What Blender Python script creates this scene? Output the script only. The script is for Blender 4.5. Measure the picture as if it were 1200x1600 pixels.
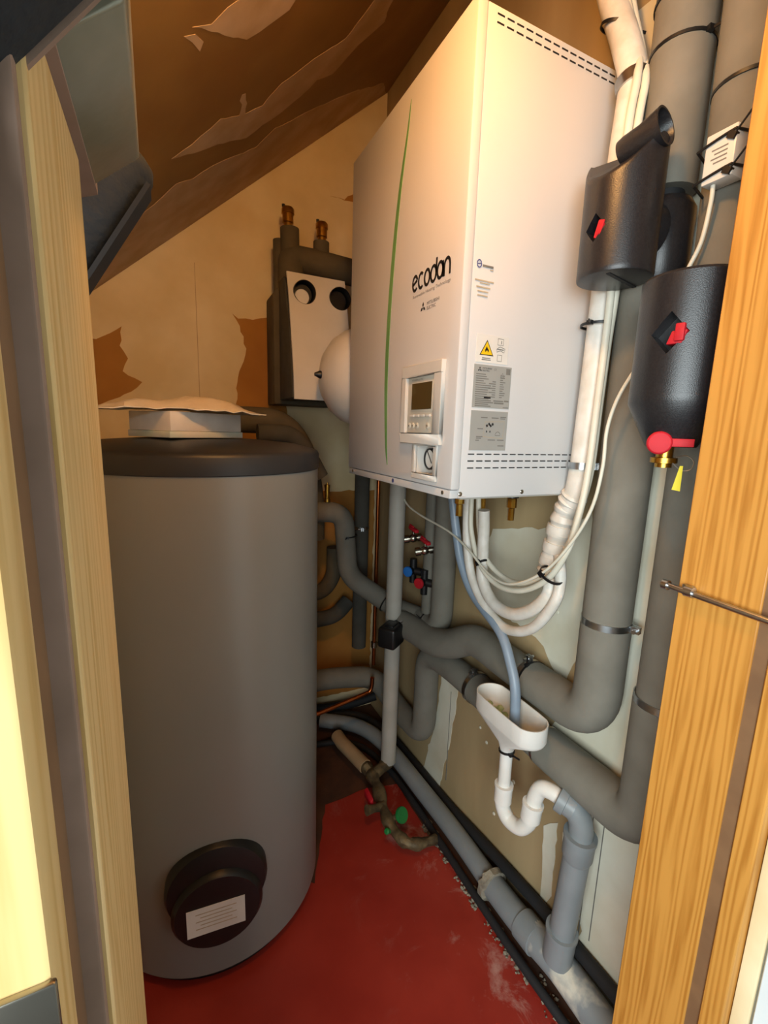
import bpy, bmesh, math, random
from mathutils import Vector, Matrix
random.seed(7)
for o in list(bpy.data.objects): bpy.data.objects.remove(o)
scene = bpy.context.scene
COL = scene.collection

# ------------------------------------------------------------------ camera
cam_d = bpy.data.cameras.new('camera'); cam = bpy.data.objects.new('camera', cam_d); COL.objects.link(cam)
YAW, PITCH, ROLL = .454811, .177386, .0313049
fw = Vector((math.sin(YAW)*math.cos(PITCH), math.cos(YAW)*math.cos(PITCH), -math.sin(PITCH)))
r0 = Vector((math.cos(YAW), -math.sin(YAW), 0)); u0 = r0.cross(fw)
rt = r0*math.cos(ROLL)+u0*math.sin(ROLL); up = -r0*math.sin(ROLL)+u0*math.cos(ROLL)
mw = Matrix((rt, up, -fw)).transposed().to_4x4(); mw.translation = Vector((-.4835, -.7044, 1.3703))
cam.matrix_world = mw
cam_d.sensor_fit = 'VERTICAL'; cam_d.sensor_height = 24; cam_d.sensor_width = 18
cam_d.lens = 702.84/1600*24; cam_d.clip_start = .01
scene.camera = cam

# ------------------------------------------------------------------ world, lights, exposure
w = bpy.data.worlds.new('world'); scene.world = w; w.use_nodes = True
w.node_tree.nodes['Background'].inputs[0].default_value = (.80, .88, .90, 1)
w.node_tree.nodes['Background'].inputs[1].default_value = .16
def light(name, kind, loc, power, color, **k):
    d = bpy.data.lights.new(name, kind); d.energy = power; d.color = color
    for a, b in k.items(): setattr(d, a, b)
    o = bpy.data.objects.new(name, d); COL.objects.link(o); o.location = loc
    return o
light('closet_bulb', 'POINT', (-.27, -.30, 2.08), 13.0, (1.0, .54, .19), shadow_soft_size=.04)
hall = light('hall_window_light', 'AREA', (-1.38, -1.58, 1.35), 70, (.88, .98, 1.0), shape='RECTANGLE', size=1.5, size_y=1.2)
hall.rotation_euler = (Vector((.36, .15, .9))-Vector((-1.38, -1.58, 1.35))).to_track_quat('-Z', 'Y').to_euler()
vs = scene.view_settings
vs.view_transform = 'Standard'; vs.look = 'None'; vs.exposure = 0.14; vs.gamma = 1; vs.use_curve_mapping = False

# ------------------------------------------------------------------ materials
def lin(c):
    if isinstance(c, str):
        c = [int(c[i:i+2], 16)/255 for i in (0, 2, 4)]
    return tuple((x/12.92 if x <= .04045 else ((x+.055)/1.055)**2.4) for x in c)+(1,)
MATS = {}
def mat(name, col, rough=.6, metal=0, col2=None, scale=20, detail=4, lo=.35, hi=.65, bump=0, bscale=None, stretch=(1,1,1), spec=.5, sss=0, coat=0, trans=0, alpha=1):
    if name in MATS: return MATS[name]
    m = bpy.data.materials.new(name); m.use_nodes = True; nt = m.node_tree; N = nt.nodes; Lk = nt.links
    b = N['Principled BSDF']
    b.inputs['Roughness'].default_value = rough; b.inputs['Metallic'].default_value = metal
    b.inputs['Specular IOR Level'].default_value = spec
    b.inputs['Coat Weight'].default_value = coat
    b.inputs['Transmission Weight'].default_value = trans
    b.inputs['Alpha'].default_value = alpha
    c1 = lin(col); c2 = lin(col2) if col2 else tuple(min(1, x*.86) for x in c1[:3])+(1,)
    tc = N.new('ShaderNodeTexCoord'); mp = N.new('ShaderNodeMapping'); mp.inputs['Scale'].default_value = stretch
    Lk.new(tc.outputs['Object'], mp.inputs[0])
    no = N.new('ShaderNodeTexNoise'); no.inputs['Scale'].default_value = scale; no.inputs['Detail'].default_value = detail
    Lk.new(mp.outputs[0], no.inputs[0])
    cr = N.new('ShaderNodeValToRGB'); cr.color_ramp.elements[0].position = lo; cr.color_ramp.elements[1].position = hi
    cr.color_ramp.elements[0].color = c1; cr.color_ramp.elements[1].color = c2
    Lk.new(no.outputs[0], cr.inputs[0]); Lk.new(cr.outputs[0], b.inputs['Base Color'])
    if bump:
        n2 = N.new('ShaderNodeTexNoise'); n2.inputs['Scale'].default_value = bscale or scale*6; n2.inputs['Detail'].default_value = 3
        Lk.new(mp.outputs[0], n2.inputs[0])
        bp = N.new('ShaderNodeBump'); bp.inputs['Strength'].default_value = bump; bp.inputs['Distance'].default_value = .004
        Lk.new(n2.outputs[0], bp.inputs['Height']); Lk.new(bp.outputs[0], b.inputs['Normal'])
    MATS[name] = m; return m

def wood(name, c1, c2, sc=28, rough=.45):
    m = bpy.data.materials.new(name); m.use_nodes = True; nt = m.node_tree; N = nt.nodes; Lk = nt.links
    b = N['Principled BSDF']; b.inputs['Roughness'].default_value = rough
    tc = N.new('ShaderNodeTexCoord'); mp = N.new('ShaderNodeMapping'); mp.inputs['Scale'].default_value = (1, 1, .05)
    Lk.new(tc.outputs['Object'], mp.inputs[0])
    n1 = N.new('ShaderNodeTexNoise'); n1.inputs['Scale'].default_value = 5; n1.inputs['Detail'].default_value = 2
    Lk.new(mp.outputs[0], n1.inputs[0])
    wv = N.new('ShaderNodeTexWave'); wv.bands_direction = 'Y'; wv.inputs['Scale'].default_value = sc
    wv.inputs['Distortion'].default_value = 14; wv.inputs['Detail'].default_value = 2; wv.inputs['Detail Scale'].default_value = 1.2
    Lk.new(mp.outputs[0], wv.inputs[0])
    n2 = N.new('ShaderNodeTexNoise'); n2.inputs['Scale'].default_value = 180; n2.inputs['Detail'].default_value = 3
    Lk.new(mp.outputs[0], n2.inputs[0])
    mx = N.new('ShaderNodeMath'); mx.operation = 'MULTIPLY'; Lk.new(wv.outputs['Fac'], mx.inputs[0]); Lk.new(n2.outputs[0], mx.inputs[1])
    cr = N.new('ShaderNodeValToRGB'); cr.color_ramp.elements[0].position = .1; cr.color_ramp.elements[1].position = .6
    cr.color_ramp.elements[0].color = lin(c1); cr.color_ramp.elements[1].color = lin(c2)
    Lk.new(mx.outputs[0], cr.inputs[0]); Lk.new(cr.outputs[0], b.inputs['Base Color'])
    MATS[name] = m; return m

mat('plaster', 'e6d4ac', .9, col2='d8c294', scale=5, bump=.15, bscale=40)
mat('ceiling_board', '94703a', .55, col2='805a2a', scale=4, bump=.05)
mat('ceiling_plaster', 'c4a888', .8, col2='b0936c', scale=9)
mat('wall_board', 'b09a72', .85, col2='a08962', scale=6, stretch=(1, 1, .25), bump=.05)
mat('bare_board', 'b07c38', .85, col2='a26e2e', scale=6)
mat('white_plaster', 'dcdac8', .85, col2='cfc8b0', scale=6, bump=.15, bscale=50)
mat('concrete', '57341f', .8, col2='3c2416', scale=9, bump=.3)
def floor_paint():
    m = mat('red_paint', 'a23427', .38, col2='92291e', scale=5)
    nt = m.node_tree; N = nt.nodes; Lk = nt.links; b = N['Principled BSDF']
    tc = N.new('ShaderNodeTexCoord')
    n = N.new('ShaderNodeTexNoise'); n.inputs['Scale'].default_value = 7; n.inputs['Detail'].default_value = 9; n.inputs['Roughness'].default_value = .72; n.inputs['Distortion'].default_value = .8
    Lk.new(tc.outputs['Object'], n.inputs[0])
    r = N.new('ShaderNodeValToRGB'); r.color_ramp.elements[0].position = .54; r.color_ramp.elements[1].position = .80
    Lk.new(n.outputs[0], r.inputs[0])
    sp = N.new('ShaderNodeSeparateXYZ'); Lk.new(tc.outputs['Object'], sp.inputs[0])
    mr = N.new('ShaderNodeMapRange'); mr.inputs[1].default_value = -.1; mr.inputs[2].default_value = .26; Lk.new(sp.outputs[0], mr.inputs[0])
    mu = N.new('ShaderNodeMath'); mu.operation = 'MULTIPLY'; Lk.new(r.outputs[0], mu.inputs[0]); Lk.new(mr.outputs[0], mu.inputs[1])
    src = b.inputs['Base Color'].links[0].from_socket
    mx = N.new('ShaderNodeMix'); mx.data_type = 'RGBA'; Lk.new(mu.outputs[0], mx.inputs[0]); Lk.new(src, mx.inputs[6]); mx.inputs[7].default_value = lin('c9a79a')
    Lk.new(mx.outputs[2], b.inputs['Base Color'])
floor_paint()
mat('tank_grey', '868682', .34, col2='82827e', scale=3)
mat('tank_black', '2b2c30', .45, col2='27282b', scale=8)
mat('black_plastic', '151516', .42, col2='111112', scale=30)
mat('black_rubber', '19191b', .75, col2='222', scale=25) if False else mat('black_rubber', '19191b', .75, scale=25)
mat('epp', '1c1b1d', .33, col2='232224', scale=300, detail=1, bump=.12, bscale=700)
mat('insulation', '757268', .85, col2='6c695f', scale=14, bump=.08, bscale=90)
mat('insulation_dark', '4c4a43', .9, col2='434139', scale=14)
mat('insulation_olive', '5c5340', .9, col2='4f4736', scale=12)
mat('white_metal', 'd0cfce', .35, scale=3, col2='cdcccb')
mat('white_plastic', 'd6d2cb', .38, col2='d0ccc4', scale=12)
mat('ivory_plastic', 'cfcabb', .4, scale=12)
mat('screen', '4a3f24', .12, scale=5, coat=.5)
mat('ink', '1c1a1c', .5, scale=30)
mat('ink_grey', '77756f', .6, scale=30)
mat('ink_light', 'b9a98f', .6, scale=30)
mat('ink_blue', '4a5288', .5, scale=30)
mat('leaf_green', '6fa05e', .4, col2='639454', scale=10)
mat('label_grey', 'a9aaa6', .4, metal=.2, col2='a2a39f', scale=10)
mat('label_white', 'e2dfd8', .5, scale=10)
mat('warn_yellow', 'f2c511', .5, scale=10)
mat('paper', 'e6dfd8', .8, col2='d8d0c8', scale=18)
mat('paper_teal', 'b7c9c0', .7, col2='d8d2c6', scale=9)
mat('plastic_bag', 'e8dcc8', .22, col2='d9c8ae', scale=14, bump=.5, bscale=30)
mat('brass', 'c79a45', .28, metal=1, col2='a87e33', scale=30)
mat('dirty_brass', '7a6a4c', .6, metal=.5, col2='4e4230', scale=30, bump=.5, bscale=60)
mat('copper', 'b5683a', .3, metal=1, col2='9a5228', scale=12)
mat('steel', 'c6c8ca', .28, metal=1, col2='a9acae', scale=30)
mat('chrome', 'b4aea0', .25, metal=1, scale=20)
mat('red_plastic', 'b81c28', .6, col2='a81822', spec=.3, scale=12)
mat('blue_plastic', '2c74c4', .4, col2='2668b4', scale=12)
mat('green_plastic', '1f7d3e', .35, col2='1a6f36', scale=12)
mat('yellow_tag', 'd8c832', .5, scale=12)
mat('pvc_grey', '82888a', .42, col2='797f81', scale=10)
mat('pvc_white', 'e4e2dc', .4, col2='d8d5cc', scale=10)
mat('pvc_dull', 'aeaaa0', .6, col2='a29e93', scale=10)
mat('pvc_beige', 'b59a78', .6, col2='a68b68', scale=10)
mat('hose_blue', '8494a4', .4, col2='798999', scale=10)
mat('cable_white', 'd8d4c4', .5, col2='cdc8b6', scale=20)
mat('pvc_dirty', '82888a', .6, col2='c9c4b4', scale=16, detail=8, lo=.46, hi=.62)
mat('tape_white', 'd9d5cd', .45, col2='c8c2b6', scale=25, bump=.4, bscale=35)
mat('seal_brown', '7b5a3c', .6, col2='6f5035', scale=20)
mat('seal_mauve', '8d7364', .7, col2='7f6656', scale=20)
mat('navy_foam', '131c24', .8, col2='0d1318', scale=16, bump=.4)
mat('grey_foil', '8d8878', .35, metal=.25, col2='78735f', scale=12, bump=.2, bscale=30)
mat('rubble', '9c9482', .95, col2='6b6356', scale=30, bump=.5)
mat('tile_white', 'dfe6e6', .2, scale=4)
mat('grout', 'b8b4a6', .9, scale=30)
mat('lime_residue', 'bcc290', .9, col2='97a870', scale=40, bump=.6)
wood('door_wood', 'c48a3e', 'a86e28')
wood('door_wood_light', 'd2b078', 'c09a5c')

# ------------------------------------------------------------------ mesh helpers
ORG = {}
def V(*a): return Vector(a[0]) if len(a) == 1 else Vector(a)
def frame(axis):
    a = V(axis).normalized(); t = Vector((0, 0, 1)) if abs(a.z) < .9 else Vector((1, 0, 0))
    x = t.cross(a).normalized(); y = a.cross(x); return x, y, a
class MB:
    def __init__(s): s.v = []; s.f = []
    def add(s, vs_, fs):
        k = len(s.v); s.v += [Vector(p) for p in vs_]; s.f += [tuple(i+k for i in f) for f in fs]; return s
    def box(s, x0, x1, y0, y1, z0, z1):
        return s.add([(x, y, z) for x in (x0, x1) for y in (y0, y1) for z in (z0, z1)],
            [(0,1,3,2),(4,6,7,5),(0,4,5,1),(2,3,7,6),(0,2,6,4),(1,5,7,3)])
    def obox(s, c, ax, ay, az):     # oriented box: centre and three half-vectors
        c, ax, ay, az = V(c), V(ax), V(ay), V(az)
        return s.add([c+ax*i+ay*j+az*k for i in (-1,1) for j in (-1,1) for k in (-1,1)],
            [(0,1,3,2),(4,6,7,5),(0,4,5,1),(2,3,7,6),(0,2,6,4),(1,5,7,3)])
    def prism(s, poly, off):
        n = len(poly); off = V(off); P = [V(p) for p in poly]
        return s.add(P+[p+off for p in P], [tuple(range(n)), tuple(range(2*n-1, n-1, -1))]+[(i, i+n, (i+1) % n+n, (i+1) % n) for i in range(n)])
    def lathe(s, prof, org=(0,0,0), axis=(0,0,1), n=32, sx=1, sy=1):
        x, y, a = frame(axis); o = V(org); vs_ = []; fs = []
        m = len(prof)
        for r, h in prof:
            for i in range(n):
                t = 2*math.pi*i/n; vs_.append(o+x*(r*sx*math.cos(t))+y*(r*sy*math.sin(t))+a*h)
        for j in range(m-1):
            for i in range(n):
                k = (i+1) % n; fs.append((j*n+i, j*n+k, (j+1)*n+k, (j+1)*n+i))
        if prof[0] == prof[-1]: return s.add(vs_, fs)
        if prof[0][0] > 1e-6: fs.append(tuple(range(n-1, -1, -1)))
        if prof[-1][0] > 1e-6: fs.append(tuple((m-1)*n+i for i in range(n)))
        return s.add(vs_, fs)
    def tube(s, path, r, n=20, caps=True):
        P = [V(p) for p in path]; m = len(P); R = r if isinstance(r, (list, tuple)) else [r]*m
        T = []
        for i in range(m):
            a = P[min(i+1, m-1)]-P[max(i-1, 0)]; T.append(a.normalized())
        x, y, _ = frame(T[0]); vs_ = []
        for i in range(m):
            if i:
                ax = T[i-1].cross(T[i])
                if ax.length > 1e-7:
                    q = Matrix.Rotation(T[i-1].angle(T[i]), 3, ax.normalized()); x = q @ x; y = q @ y
            for k in range(n):
                t = 2*math.pi*k/n; vs_.append(P[i]+(x*math.cos(t)+y*math.sin(t))*R[i])
        fs = [(j*n+i, j*n+(i+1) % n, (j+1)*n+(i+1) % n, (j+1)*n+i) for j in range(m-1) for i in range(n)]
        if caps: fs += [tuple(range(n-1, -1, -1)), tuple((m-1)*n+i for i in range(n))]
        return s.add(vs_, fs)
    def build(s, name, m, parent=None, org=(0,0,0), bevel=0, bseg=2, smooth=40, jitter=0):
        if parent is not None: org = ORG[parent.name]
        me = bpy.data.meshes.new(name); o_ = V(org)
        rnd = random.Random(len(s.v))
        me.from_pydata([tuple(p-o_+(Vector((rnd.uniform(-1,1), rnd.uniform(-1,1), rnd.uniform(-1,1)))*jitter if jitter else Vector())) for p in s.v], [], s.f)
        bm = bmesh.new(); bm.from_mesh(me)
        bmesh.ops.remove_doubles(bm, verts=bm.verts, dist=1e-6)
        bmesh.ops.recalc_face_normals(bm, faces=bm.faces)
        if bevel:
            ed = [e for e in bm.edges if len(e.link_faces) == 2 and e.calc_face_angle(0) > .6]
            bmesh.ops.bevel(bm, geom=ed, offset=bevel, segments=bseg, profile=.5, affect='EDGES')
        bm.to_mesh(me); bm.free()
        if smooth:
            me.shade_smooth(); me.set_sharp_from_angle(angle=math.radians(smooth))
        me.materials.append(MATS[m]); o = bpy.data.objects.new(name, me); COL.objects.link(o)
        if parent is not None: o.parent = parent
        else: o.location = o_
        ORG[o.name] = tuple(o_)
        return o
def cut(o, cutter):                     # bake a boolean difference
    md = o.modifiers.new('cut', 'BOOLEAN'); md.object = cutter; md.operation = 'DIFFERENCE'; md.solver = 'EXACT'
    bpy.context.view_layer.update()
    dg = bpy.context.evaluated_depsgraph_get(); me = bpy.data.meshes.new_from_object(o.evaluated_get(dg))
    o.modifiers.clear(); old = o.data; o.data = me; bpy.data.meshes.remove(old)
    me.shade_smooth(); me.set_sharp_from_angle(angle=math.radians(28))
    bpy.data.objects.remove(cutter)
def rpath(pts, r=.05, n=7):             # polyline with rounded corners
    P = [V(p) for p in pts]; out = [P[0]]
    for i in range(1, len(P)-1):
        a, b, c = P[i-1], P[i], P[i+1]; d1 = a-b; d2 = c-b
        rr = min(r, d1.length*.49, d2.length*.49); s_, e_ = b+d1.normalized()*rr, b+d2.normalized()*rr
        for k in range(n+1):
            t = k/n; out.append(s_*(1-t)**2+b*2*t*(1-t)+e_*t*t)
    out.append(P[-1]); return out
def spline(pts, n=8):                   # Catmull-Rom
    P = [V(p) for p in pts]; P = [P[0]*2-P[1]]+P+[P[-1]*2-P[-2]]; out = []
    for i in range(1, len(P)-2):
        for k in range(n):
            t = k/n; p0, p1, p2, p3 = P[i-1:i+3]
            out.append(.5*((2*p1)+(p2-p0)*t+(2*p0-5*p1+4*p2-p3)*t*t+(3*p1-p0-3*p2+p3)*t**3))
    out.append(P[-2]); return out
def tag(o, label=None, cat=None, group=None, kind=None):
    if label: o['label'] = label
    if cat: o['category'] = cat
    if group: o['group'] = group
    if kind: o['kind'] = kind
    return o
def thing(name, label, cat, loc, group=None):
    o = bpy.data.objects.new(name, None); o.empty_display_size = .05; COL.objects.link(o); o.location = loc; ORG[o.name] = tuple(loc)
    return tag(o, label, cat, group)
def ring(c, axis, R, wdt=.006, t=.0025, n=28):
    return MB().lathe([(R, -wdt/2), (R+t, -wdt/2), (R+t, wdt/2), (R, wdt/2), (R, -wdt/2)], c, axis, n)
def tie(parent, c, axis, R, head=None, name='cable_tie'):
    b = ring(c, axis, R, .005, .002)
    x, y, a = frame(axis)
    h = V(head).normalized() if head else -x
    h = (h-a*h.dot(a)).normalized(); k = a.cross(h)
    b.obox(V(c)+h*(R+.003), h*.004, k*.005, a*.004)
    b.obox(V(c)+h*(R+.014)+k*.006, h*.011+k*.004, k*.0012, a*.002)
    return b.build(name, 'black_plastic', parent)
def clamp(parent, c, axis, R, head=(0,-1,0), name='pipe_clamp'):
    b = ring(c, axis, R, .014, .002)
    x, y, a = frame(axis); h = V(head).normalized(); h = (h-a*h.dot(a)).normalized(); k = a.cross(h)
    b.obox(V(c)+h*(R+.009), h*.009, k*.0025, a*.007).obox(V(c)+h*(R+.009)+k*.007, h*.009, k*.0025, a*.007)
    o = b.build(name, 'steel', parent)
    sc = MB().lathe([(.0045, -.014), (.0045, .012), (.003, .018)], V(c)+h*(R+.011), k, 8).build('clamp_screw', 'steel', o)
    return o
def text(body, size, org, ax, ay, m, parent, name, width=None, extr=.0004, align='LEFT'):
    c = bpy.data.curves.new(name, 'FONT'); c.body = body; c.size = 1; c.extrude = 0; c.resolution_u = 3; c.align_x = align
    t = bpy.data.objects.new(name, c); COL.objects.link(t); bpy.context.view_layer.update()
    me = bpy.data.meshes.new_from_object(t.evaluated_get(bpy.context.evaluated_depsgraph_get()))
    bpy.data.objects.remove(t)
    xs = [v.co.x for v in me.vertices]; k = size if not width else width/max(1e-6, max(xs)-min(xs))
    ax, ay = V(ax), V(ay); o_ = V(org); po = V(ORG[parent.name]); nrm = ax.cross(ay)*extr
    x0 = min(xs) if width else 0
    for v in me.vertices: v.co = o_+ax*((v.co.x-x0)*k)+ay*(v.co.y*size)+nrm-po
    me.name = name; me.materials.append(MATS[m]); o = bpy.data.objects.new(name, me); COL.objects.link(o); o.parent = parent; ORG[o.name] = ORG[parent.name]
    return o
def rough_poly(P, amp=.006, step=.02):
    out = []; n = len(P)
    for i in range(n):
        a, b = V(P[i]), V(P[(i+1) % n]); d = (b-a); L = d.length; m = max(1, int(L/step))
        for k in range(m):
            q = a+d*(k/m)
            if k: q = q+Vector([random.uniform(-amp, amp) for _ in q])
            out.append(q)
    return out

# ------------------------------------------------------------------ the setting
XW, YB, YF, XL = .40, 1.19, -.33, -.85
def ceil_z(x): return 2.717+.85*(x-.398)
# floor: bare slab with a red painted area
fl = MB().box(XL-.1, XW+.1, -1.6, YB+.1, -.1, 0).build('floor', 'concrete'); tag(fl, kind='structure')
paint = rough_poly([(-.84,-.55), (.31,-.55), (.30,-.2), (.285,.0), (.285,.20), (.275,.37), (.28,.66), (.165,.688), (-.012,.678), (-.135,.41), (-.19,.46), (-.84,.50)], .003, .03)
MB().prism([(p.x, p.y, .0012) for p in paint], (0, 0, -.0008)).build('red_paint_coat', 'red_paint', fl, smooth=0)
# right wall and its plaster
wr = MB().box(XW, XW+.1, -.33, YB+.1, 0, 2.80).build('wall_right', 'wall_board'); tag(wr, kind='structure')
def patch_x(pts, m, par, name='plaster_patch', amp=.006):
    q = rough_poly(pts, amp, .025); MB().prism([(XW-.0015, p.x, p.y) for p in q], (.002, 0, 0)).build(name, m, par, smooth=0)
patch_x([(.347,1.09), (.106,1.14), (.007,1.20), (-.013,1.053), (-.010,.892), (.012,.814), (.033,.742), (.076,.781), (.108,.820), (.181,.834), (.291,.848), (.411,.943)], 'white_plaster', wr)
patch_x([(.573,.487), (.468,.495), (.491,.292), (.544,.03), (.667,.03), (.597,.274)], 'white_plaster', wr)
patch_x([(.031,2.20), (-.30,2.20), (-.30,.02), (-.159,.02), (-.101,.10), (-.087,.353), (.008,.549), (.060,.609), (-.006,.74), (-.085,.93), (-.087,1.218), (-.036,1.537), (.005,1.984)], 'white_plaster', wr)
patch_x([(.046,.323), (.002,.372), (-.004,.147), (.031,.054), (.038,.227)], 'white_plaster', wr, amp=.003)
patch_x([(-.016,.361), (-.059,.419), (-.075,.226), (-.048,.115)], 'white_plaster', wr, amp=.003)
for y, z0, z1 in ((-.095,.06,.56), (-.125,.15,.60), (.505,.10,.46)):
    MB().box(XW-.0022, XW, y-.0012, y+.0012, z0, z1).build('board_seam', 'ink_grey', wr, smooth=0)
for y, z, r in ((.075,.93,.006), (.03,.60,.005), (.30,.40,.006), (.17,.36,.007), (.335,.43,.005), (.24,.19,.006)):
    MB().lathe([(0,-.003), (r*.7,-.0025), (r,0)], (XW-.001, y, z), (1,0,0), 10).build('filler_dab', 'white_plaster', wr)
# back wall
wb = MB().box(XL-.1, XW+.1, YB, YB+.1, 0, 2.85).build('wall_back', 'plaster'); tag(wb, kind='structure')
def patch_y(pts):
    q = rough_poly(pts, .004, .02); MB().prism([(p.x, YB-.001, p.y) for p in q], (0, .0015, 0)).build('bare_patch', 'bare_board', wb, smooth=0)
patch_y([(-.74,1.66), (-.676,1.651), (-.597,1.702), (-.607,1.637), (-.584,1.596), (-.603,1.551), (-.544,1.518), (-.581,1.482), (-.75,1.40)])
patch_y([(-.226,1.793), (-.205,1.778), (-.150,1.780), (-.076,1.801), (-.02,1.806), (-.02,.2), (-.20,.2), (-.223,1.437), (-.211,1.560), (-.177,1.671), (-.199,1.751)])
patch_y([(.16,2.285), (.221,2.286), (.30,2.35), (.39,2.36), (.39,2.284)])
patch_y([(.02,1.1), (.39,1.1), (.39,.1), (.02,.1)])
MB().box(-.354, -.352, YB-.0015, YB, 1.3, 1.95).build('board_seam', 'ceiling_plaster', wb, smooth=0)
# left wall, front wall with the opening
tag(MB().box(XL-.1, XL, -.33, YB, 0, 1.75).build('wall_left', 'plaster'), kind='structure')
# sloped ceiling (underside of the stairs)
p0, p1 = (XL-.1, ceil_z(XL-.1)), (XW+.1, ceil_z(XW+.1))
ce = MB().prism([(p0[0],-.43,p0[1]), (p1[0],-.43,p1[1]), (p1[0],YB+.1,p1[1]), (p0[0],YB+.1,p0[1])], (-.065, 0, .076)).build('ceiling', 'ceiling_board', smooth=0); tag(ce, kind='structure')
def patch_c(pts, amp=.006):
    q = rough_poly(pts, amp, .02); nrm = Vector((.65, 0, -.76))
    MB().prism([Vector((p.x, p.y, ceil_z(p.x)))+nrm*.0006 for p in q], nrm*-.001).build('plaster_smear', 'ceiling_plaster', ce, smooth=0)
patch_c([(-.406,.251), (-.373,.269), (-.348,.251), (-.297,.235), (-.198,.30), (-.215,.349), (-.248,.357), (-.272,.363), (-.297,.364), (-.346,.315)])
patch_c([(-.419,.262), (-.400,.271), (-.384,.301), (-.389,.321), (-.404,.287)], .002)
patch_c([(-.433,.644), (-.386,.635), (-.321,.599), (-.271,.639), (-.277,.552), (-.268,.556), (-.254,.650), (-.207,.663), (-.169,.611), (-.106,.595), (-.006,.586), (.032,.493), (.095,.50), (.120,.626), (.059,.661), (.010,.734), (-.045,.711), (-.081,.746), (-.132,.769), (-.186,.772), (-.229,.788), (-.316,.717), (-.383,.682)], .004)
patch_c([(-.80,1.185), (.39,1.185), (.326,1.066), (.185,.969), (.023,.895), (-.133,.846), (-.182,.894), (-.285,.839), (-.322,.826), (-.375,.829), (-.419,.793), (-.477,.834), (-.537,.864), (-.643,.932), (-.80,1.0)], .004)
# front wall around the door opening
XR = .18
fwl = MB()
fwl.box(XR+.03, XW+.1, -.43, -.33, 0, 2.85)
fwl.box(XL-.1, -.56, -.43, -.33, 0, 1.52)
fwl.prism([(-.60,-.43,1.60), (-.49,-.43,1.70), (.25,-.43,2.35), (.25,-.43,2.62), (-.95,-.43,1.62)], (0,.10,0))
tag(fwl.build('wall_front', 'plaster', smooth=0), kind='structure')
# hall wall with tiles, to the right of the door
hw = MB().box(.206, .30, -1.9, -.476, 0, 2.4).build('wall_hall', 'grout', smooth=0); tag(hw, kind='structure')
MB().box(.199, .207, -.496, -.476, 0, 2.4).build('tile_edge_strip', 'plaster', hw, bevel=.002)
tm = None
for iz in range(0, 8):
    for iy in range(0, 5):
        y1 = -.499-iy*.252; z0 = .07+iz*.235-.07*(iz == 0); z1 = .07+(iz+1)*.235-.003
        MB().box(.199, .207, y1-.249, y1, z0+.0, z1).build('tile', 'tile_white', hw, bevel=.0015, bseg=1)

# door frame and leaf
dr = thing('door_1', None, None, (0, -.38, 0)); dr['kind'] = 'structure'
rj = MB()
rj.box(XR, XR+.035, -.432, -.33, 0, 2.35)
rj.build('jamb', 'door_wood', dr, bevel=.0015, bseg=1)
MB().box(XR+.003, XR+.03, -.448, -.432, 0, 2.35).build('seal', 'seal_brown', dr, smooth=0)
MB().box(XR, XR+.035, -.475, -.448, 0, 2.35).build('casing', 'door_wood', dr, bevel=.002, bseg=1)
MB().box(-.562, -.526, -.452, -.305, 0, 1.545).build('jamb', 'door_wood_light', dr, bevel=.0015, bseg=1)
MB().box(-.550, -.529, -.4595, -.452, 0, 1.53).build('seal', 'seal_mauve', dr, bevel=.0015)
MB().box(-.56, -.538, -.482, -.4595, 0, 1.52).build('gasket', 'seal_brown', dr, smooth=0)
lf = MB().prism([(-.536,-.483,.02), (-.536,-.483,1.47), (-1.20,-.483,1.47), (-1.20,-.483,.02)], (0,-.030,0)).build('leaf', 'door_wood_light', dr, bevel=.003)
hg = MB().box(-.60, -.5345, -.5160, -.5125, 1.05, 1.143).build('hinge', 'chrome', lf, bevel=.0012)
# slanting head pieces over the left jamb
MB().prism([(-.524,-.41,1.547), (-.490,-.41,1.575), (-.490,-.41,1.68), (-.56,-.41,1.68), (-.56,-.41,1.547)], (0,.150,0)).build('head_batten', 'grey_foil', dr, bevel=.002)
MB().prism([(-.545,-.43,1.538), (-.521,-.43,1.5475), (-.521,-.43,1.556), (-.545,-.43,1.556)], (0,.182,0)).build('batten_edge', 'seal_mauve', dr)
hd = MB().prism([(-.62,-.45,1.395), (-.35,-.45,1.733), (-.42,-.45,1.80), (-.69,-.45,1.46)], (0,-.05,0)).build('head_casing', 'navy_foam', dr, bevel=.003)
MB().prism([(-.62,-.447,1.3935), (-.35,-.447,1.7315), (-.352,-.447,1.734), (-.622,-.447,1.396)], (0,-.003,0)).build('head_seal', 'seal_mauve', dr)
# latch rod on the right jamb
lr = thing('latch_rod', 'thin zinc latch rod sticking out across the right door jamb', 'latch', (.168,-.36,1.16))
MB().tube([(.170,-.322,1.1615), (.170,-.56,1.152)], .0045, 12).build('rod', 'steel', lr)
MB().lathe([(.0045,0), (.008,.001), (.008,.012), (.0045,.013)], (.170,-.345,1.162), (0,-1,0), 12).build('collar', 'steel', lr)
MB().lathe([(.003,-.004), (.0075,-.004), (.0075,.004), (.003,.004)], (.170,-.318,1.1615), (0,1,0), 12).build('knob', 'steel', lr)
MB().box(.1745,.181,-.352,-.338,1.155,1.169).build('mount', 'steel', lr, bevel=.001)
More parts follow.
